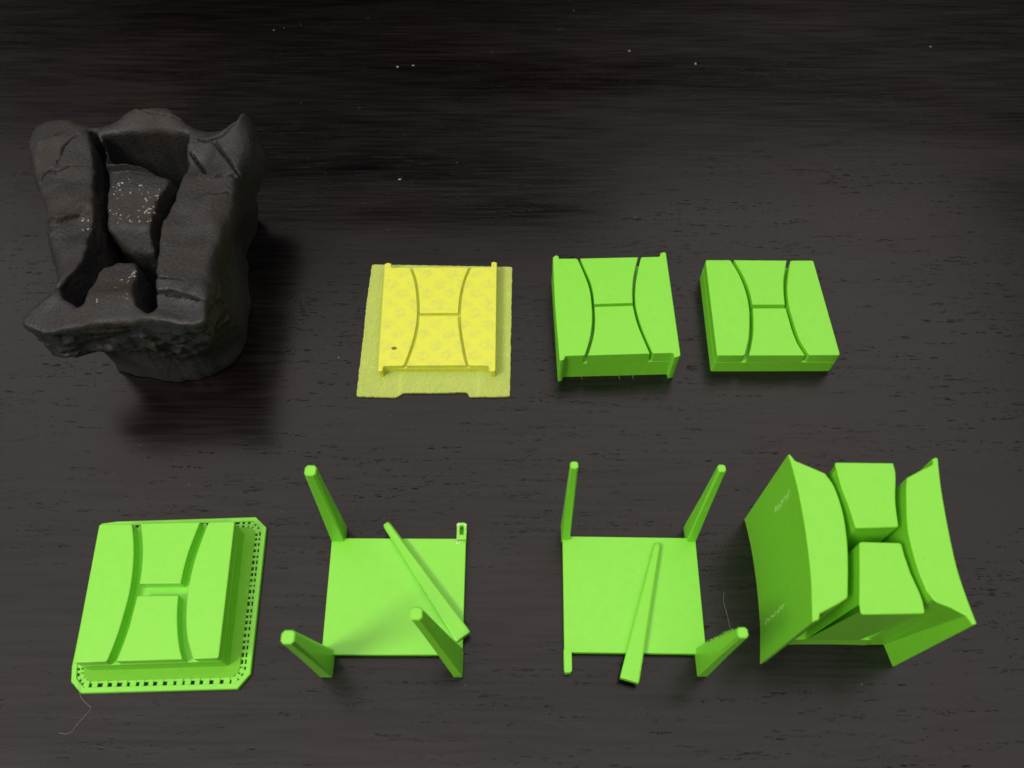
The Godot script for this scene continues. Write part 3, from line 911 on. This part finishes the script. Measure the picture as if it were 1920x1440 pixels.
func clay_chair() -> void:
	var cell := 0.52
	var lo := Vector3(-50, -1.2, -54)
	var nx := int(90.0 / cell)
	var ny := int(54.0 / cell)
	var nz := int(104.0 / cell)
	var top_p := smooth_closed(pairs(clay_top))
	var foot_p := smooth_closed(pairs(clay_foot))
	var cuts: Array[PackedVector2Array] = []
	for c in clay_cuts:
		cuts.append(pairs(c))
	var lines: Array[PackedVector2Array] = []
	for c in clay_creases:
		lines.append(pairs(c))
	var big := noise(0.05, 61, 2)
	var mid := noise(0.16, 62, 3)
	var torn := noise(0.17, 63, 3)
	var dent := noise(0.060, 66, 1, FastNoiseLite.TYPE_CELLULAR)
	dent.fractal_type = FastNoiseLite.FRACTAL_NONE
	dent.cellular_return_type = FastNoiseLite.RETURN_DISTANCE
	dent.cellular_jitter = 0.9
	var f := PackedFloat32Array()
	f.resize(nx * ny * nz)
	for iz in nz:
		for ix in nx:
			var x := lo.x + ix * cell
			var z := lo.z + iz * cell
			var p := Vector2(x, z)
			var wob := Vector2(mid.get_noise_3d(x, 3.0, z), mid.get_noise_3d(x, 53.0, z)) * 0.45
			var dt := sd(p + wob, top_p)
			var df := sd(p + wob, foot_p)
			var at := (iz * nx + ix) * ny
			if minf(dt, df) > 7.0:
				for iy in ny:
					f[at + iy] = 5.0
				continue
			var pocket := sd(p + wob * 0.8, cuts[0])
			var groove := minf(minf(sd(p + wob * 0.8, cuts[1]), sd(p + wob * 0.8, cuts[4])), minf(sd(p + wob * 0.8, cuts[2]), sd(p + wob * 0.8, cuts[3])))
			# the lie of the top
			var y1 := 42.0 + 2.4 * bump(x, z, -2, -44, 20, 7) + 3.0 * bump(x, z, 28.5, -43, 4, 6) + 1.2 * bump(x, z, -34, -33, 9, 12)
			y1 -= 2.4 * bump(x, z, 17, -22, 5, 6) + 1.3 * bump(x, z, -18, 24, 6, 9) + 1.0 * bump(x, z, 22, 12, 7, 10)
			y1 += 1.4 * bump(x, z, 23, 0, 5, 8) - 1.4 * bump(x, z, 24, 36, 8, 5)
			if x > arm_left(z) and x < arm_right(z) and z > -21.0 and z < 17.0:
				var t := smoothstep(-18.0, 16.0, z)
				y1 -= 3.0 + 2.5 * t + 7.0 * smoothstep(0.5, 8.5, z)
			if z > 14.0 and x > arm_left(z) and x < arm_right(z):
				y1 -= 1.6 * smoothstep(34.0, 26.0, z)
			y1 -= 2.6 * smoothstep(30.0, 44.0, z) * smoothstep(12.0, -10.0, x)
			y1 += big.get_noise_3d(x, 7.0, z) * 1.0 + mid.get_noise_3d(x, 90.0, z) * 0.08 + (dent.get_noise_3d(x, 11.0, z * 0.8) + 0.5) * 2.4
			# folds pressed into the clay
			var fold := line_distance(p, PackedVector2Array([Vector2(-29, 1.5), Vector2(-22.7, 3.0), Vector2(-19.1, 0.5), Vector2(-16.0, -4.0)]))
			y1 += 0.9 * exp(-fold * fold / 3.0) - 0.9 * exp(-pow(line_distance(p, PackedVector2Array([Vector2(-28, 4.0), Vector2(-22.5, 5.2), Vector2(-18.3, 3.0), Vector2(-15.0, -2.0)])), 2.0) / 3.0)
			var crease := 0.0
			var flap := 0.0
			for l in lines:
				var q := line_distance(p + wob * 0.5, l)
				if q < 6.0:
					var side := 1.0 if (l[l.size() - 1] - l[0]).cross(p - l[0]) > 0.0 else 0.0
					flap = maxf(flap, side * 1.3 * exp(-q / 2.6))
					crease = maxf(crease, 2.2 * (1.0 - q / 0.8))
			y1 += flap
			y1 -= crease
			for iy in ny:
				var y := lo.y + iy * cell
				var s := smoothstep(16.0, 25.0, y)
				if x > 12.0:
					s = smoothstep(4.0, 36.0, y)
				var d := lerpf(df, dt, s)
				if d > 6.0:
					f[at + iy] = minf(d, 5.0)
					continue
				if d < -8.0 and y < y1 - 6.0 and y > 3.0 and groove > 5.0 and pocket > 5.0:
					f[at + iy] = -4.0
					continue
				if x > 15.0:
					d -= 3.4 * bump(y, z, 27, -36, 10, 12) + 3.2 * bump(y, z, 13, 14, 9, 9) - 2.6 * bump(y, z, 20, -6, 9, 8)
				d += big.get_noise_3d(x, y, z) * 1.0 + mid.get_noise_3d(x, y, z) * 0.22 - (dent.get_noise_3d(x, y, z) + 0.5) * 1.6
				if z > 24.0:
					d += 0.10 * maxf(0.0, 39.0 - y) * smoothstep(26.0, 34.0, z) * smoothstep(14.0, 26.0, y)
				if z > 24.0 and y < 38.0:
					d += torn.get_noise_3d(x * 0.6, y * 1.0, z * 0.8) * 2.0 * smoothstep(39.0, 35.0, y) * smoothstep(10.0, 22.0, y)
				var r := smax(d, y - y1, lerpf(5.0, 2.0, smoothstep(26.0, 36.0, z)))
				var dp := maxf(pocket + (y1 - y) * (0.27 * smoothstep(-35.0, -27.0, z) - 0.05) + 0.2, 12.0 - y)
				r = smax(r, -dp, 2.2)
				var dg := maxf(groove - 0.5 + torn.get_noise_3d(x, y, z) * 0.5, 5.0 + 24.0 * smoothstep(27.0, 36.0, z) - y)
				r = smax(r, -dg, 1.6)
				r = maxf(r, -y)
				f[at + iy] = r
	# surface nets
	var verts := PackedVector3Array()
	var id := PackedInt32Array()
	id.resize(nx * ny * nz)
	id.fill(-1)
	var sx := ny
	var sz := nx * ny
	var offs := PackedInt32Array([0, sx, 1, sx + 1, sz, sz + sx, sz + 1, sz + sx + 1])
	for iz in nz - 1:
		for ix in nx - 1:
			var base := iz * sz + ix * sx
			for iy in ny - 1:
				var k := base + iy
				var neg := 0
				for o in offs:
					if f[k + o] < 0.0:
						neg += 1
				if neg == 0 or neg == 8:
					continue
				var sum := Vector3.ZERO
				var n := 0
				for e in 12:
					var a: int = EDGE[e * 2]
					var b: int = EDGE[e * 2 + 1]
					var fa := f[k + offs[a]]
					var fb := f[k + offs[b]]
					if (fa < 0.0) != (fb < 0.0):
						var t := fa / (fa - fb)
						var pa := Vector3(a & 1, (a >> 1) & 1, a >> 2)
						var pb := Vector3(b & 1, (b >> 1) & 1, b >> 2)
						sum += pa.lerp(pb, t)
						n += 1
				id[k] = verts.size()
				verts.append(lo + (Vector3(ix, iy, iz) + sum / n) * cell)
	var quads := PackedInt32Array()
	for iz in range(1, nz - 1):
		for ix in range(1, nx - 1):
			for iy in range(1, ny - 1):
				var k := iz * sz + ix * sx + iy
				var s0 := f[k] < 0.0
				if (f[k + sx] < 0.0) != s0:
					add_quad(quads, s0, id[k - 1 - sz], id[k - sz], id[k], id[k - 1])
				if (f[k + 1] < 0.0) != s0:
					add_quad(quads, s0, id[k - sx - sz], id[k - sx], id[k], id[k - sz])
				if (f[k + sz] < 0.0) != s0:
					add_quad(quads, s0, id[k - sx - 1], id[k - 1], id[k], id[k - sx])
	var normals := PackedVector3Array()
	normals.resize(verts.size())
	for i in range(0, quads.size(), 4):
		var a := verts[quads[i]]
		var n := (verts[quads[i + 2]] - a).cross(verts[quads[i + 1]] - a) + (verts[quads[i + 3]] - a).cross(verts[quads[i + 2]] - a)
		for k in 4:
			normals[quads[i + k]] += n
	for i in normals.size():
		normals[i] = normals[i].normalized()
	var parts := {}
	for i in range(0, quads.size(), 4):
		var c := (verts[quads[i]] + verts[quads[i + 2]]) * 0.5
		var which := "base"
		var left_x := arm_left(c.z)
		if c.y > 24.0 and c.z < 37.0:
			if c.z < -38.0 + 0.02 * c.x and c.x > -24.0 and c.x < 16.0 or c.z < -28.0 and absf(c.x + 4.0) < 14.0:
				which = "backrest"
			elif c.x < left_x:
				which = "left_armrest"
			elif c.x > arm_right(c.z):
				which = "right_armrest"
			elif c.z < 16.0:
				which = "back_cushion"
			else:
				which = "seat_cushion"
		if not parts.has(which):
			parts[which] = Shape.new()
		var s: Shape = parts[which]
		for k in [[0, 1, 2], [0, 2, 3]]:
			for m in k:
				s.v.append(verts[quads[i + m]])
				s.n.append(normals[quads[i + m]])
	var o := thing("clay_armchair", "lumpy matt black clay model of an armchair with deep gaps between its cushions", "clay model", -122.0, -178.0)
	var names := {"base": "base", "backrest": "backrest", "left_armrest": "armrest", "right_armrest": "armrest", "back_cushion": "back_cushion", "seat_cushion": "seat_cushion"}
	var made := {}
	for w in ["base", "backrest", "left_armrest", "right_armrest", "back_cushion", "seat_cushion"]:
		if parts.has(w):
			made[w] = put(names[w], parts[w], mat.clay, o)
	# chalky flecks where the mould dust stayed
	rng.seed = 44
	var clots := [Vector2(-9, -14.5), Vector2(-6, -15), Vector2(-2.5, -13.5), Vector2(1.5, -12.5), Vector2(4, -11.5), Vector2(6, -10), Vector2(3, -7.5), Vector2(2, -5.0), Vector2(4, -4.2), Vector2(2.8, -2.2), Vector2(-8, -5), Vector2(-5.5, -1.6), Vector2(-0.8, -1.2), Vector2(-7.5, -11), Vector2(2.2, -10.2)]
	dust_flecks(made.get("back_cushion"), verts, normals, clots, 150, 1.5, -17.0, 6.0)
	dust_flecks(made.get("seat_cushion"), verts, normals, [Vector2(6.0, 24), Vector2(7.5, 22.5), Vector2(5, 26), Vector2(-1, 34), Vector2(6.5, 33.5), Vector2(3, 28)], 50, 1.2, 18.0, 38.0)
	dust_flecks(made.get("left_armrest"), verts, normals, [Vector2(-13.5, 2.5), Vector2(-12.5, 5.5), Vector2(-15, 0.5)], 28, 1.2, -4.0, 9.0)

func dust_flecks(part: Node, verts: PackedVector3Array, normals: PackedVector3Array, clots: Array, count: int, spread: float, z0: float, z1: float) -> void:
	if part == null:
		return
	var near: Array[PackedInt32Array] = []
	for c in clots:
		near.append(PackedInt32Array())
	for i in verts.size():
		var v := verts[i]
		if v.y < 26.0 or normals[i].y < 0.5 or v.z < z0 or v.z > z1:
			continue
		for k in clots.size():
			if Vector2(v.x, v.z).distance_to(clots[k]) < spread * 1.5:
				near[k].append(i)
	var s := Shape.new()
	for k in count:
		var list := near[rng.randi() % clots.size()]
		if list.is_empty():
			continue
		var i := list[rng.randi() % list.size()]
		var nrm := normals[i]
		var u := nrm.cross(Vector3(rng.randf_range(-1, 1), 0.1, rng.randf_range(-1, 1))).normalized()
		var w := nrm.cross(u)
		var r := 0.08 + 0.42 * pow(rng.randf(), 3.5)
		var c := verts[i] + nrm * 0.02 + u * rng.randf_range(-0.3, 0.3)
		var rim: Array[Vector3] = []
		for q in 6:
			rim.append(c + (u * cos(TAU * q / 6.0) * 1.3 + w * sin(TAU * q / 6.0) * 0.8) * r * rng.randf_range(0.5, 1.2) - nrm * 0.03)
		for q in 6:
			s.flat(c + nrm * 0.07, rim[q], rim[(q + 1) % 6], nrm)
	if s.v.size():
		put("chalk_flecks", s, mat.white, part, "", "stuff")

const EDGE := [0, 1, 2, 3, 4, 5, 6, 7, 0, 2, 1, 3, 4, 6, 5, 7, 0, 4, 1, 5, 2, 6, 3, 7]

func add_quad(q: PackedInt32Array, flip: bool, a: int, b: int, c: int, d: int) -> void:
	if a < 0 or b < 0 or c < 0 or d < 0:
		return
	if not flip:
		q.append(a); q.append(b); q.append(c); q.append(d)
	else:
		q.append(d); q.append(c); q.append(b); q.append(a)

func smooth_closed(p: PackedVector2Array) -> PackedVector2Array:
	var o := PackedVector2Array()
	var n := p.size()
	for i in n:
		for t in 2:
			o.append(p[i].cubic_interpolate(p[(i + 1) % n], p[(i + n - 1) % n], p[(i + 2) % n], t / 2.0))
	return o

# ---------------------------------------------------------------- hairs and dust
func hair(points: Array, label: String) -> void:
	var p := PackedVector3Array()
	var c := Curve3D.new()
	for i in points.size():
		var a: Vector3 = points[maxi(i - 1, 0)]
		var b: Vector3 = points[mini(i + 1, points.size() - 1)]
		c.add_point(points[i], (a - b) / 6.0, (b - a) / 6.0)
	for k in 41:
		p.append(c.sample_baked(c.get_baked_length() * k / 40.0) - points[0])
	var s := Shape.new()
	tube(s, p, 0.04, 0.035)
	var o := MeshInstance3D.new()
	o.name = numbered("hair")
	o.mesh = s.commit()
	o.material_override = mat.hair
	add_child(o)
	o.position = points[0] * MM
	tag(o, label, "hair", "fine pale hairs")

func small_things() -> void:
	hair([Vector3(-120.2, 1.6, -45.0), Vector3(-118.6, 1.7, -41.1), Vector3(-117.4, 0.8, -38.6), Vector3(-115.0, 0.2, -36.7), Vector3(-114.8, 0.15, -35.8), Vector3(-116.7, 0.3, -32.9), Vector3(-118.7, 0.2, -30.0), Vector3(-121.6, 0.2, -30.1)], "fine pale hair bent on the table below the perforated raft")
	hair([Vector3(62.4, 0.5, -56.9), Vector3(62.0, 0.6, -61.0), Vector3(61.5, 0.5, -65.4), Vector3(62.1, 0.3, -68.2)], "fine pale hair in the shade between the straight-legged frame and the tall block")
	var m := MultiMesh.new()
	m.transform_format = MultiMesh.TRANSFORM_3D
	var s := Shape.new()
	var pts := [Vector3(1, 0, 0.1), Vector3(0.2, 0.1, 0.9), Vector3(-0.9, 0, 0.3), Vector3(-0.3, -0.1, -0.8)]
	for k in 4:
		s.flat(Vector3(0.1, 0.6, 0), pts[k], pts[(k + 1) % 4], Vector3.UP)
		s.flat(Vector3(0, -0.4, 0), pts[k], pts[(k + 1) % 4], Vector3.DOWN)
	m.mesh = s.commit()
	rng.seed = 8
	var big := [Vector3(53, 0.55, -315), Vector3(82, 0.75, -306), Vector3(190, 0.4, -318), Vector3(-51, 0.6, -304), Vector3(-44, 0.5, -305), Vector3(-118, 0.3, -85), Vector3(-110, 0.35, -330), Vector3(-45, 0.5, -235), Vector3(52, 0.3, -47), Vector3(-60, 0.35, -150)]
	m.instance_count = 260 + big.size()
	for i in m.instance_count:
		var at := Vector3(rng.randf_range(-0.25, 0.25), 0.0, rng.randf_range(-0.36, -0.015))
		var r := 0.05 + 0.13 * pow(rng.randf(), 3.0)
		if i >= 260:
			var b: Vector3 = big[i - 260]
			at = Vector3(b.x * MM, 0, b.z * MM)
			r = b.y
		at.y = r * 0.3 * MM
		var basis := Basis(Vector3.UP, rng.randf() * TAU).scaled(Vector3(r * rng.randf_range(0.7, 1.8), r * 0.8, r))
		m.set_instance_transform(i, Transform3D(basis, at))
	var o := MultiMeshInstance3D.new()
	o.name = "dust_specks"
	o.multimesh = m
	o.material_override = mat.speck
	add_child(o)
	tag(o, "tiny pale dust specks scattered over the dark table top", "dust", "", "stuff")
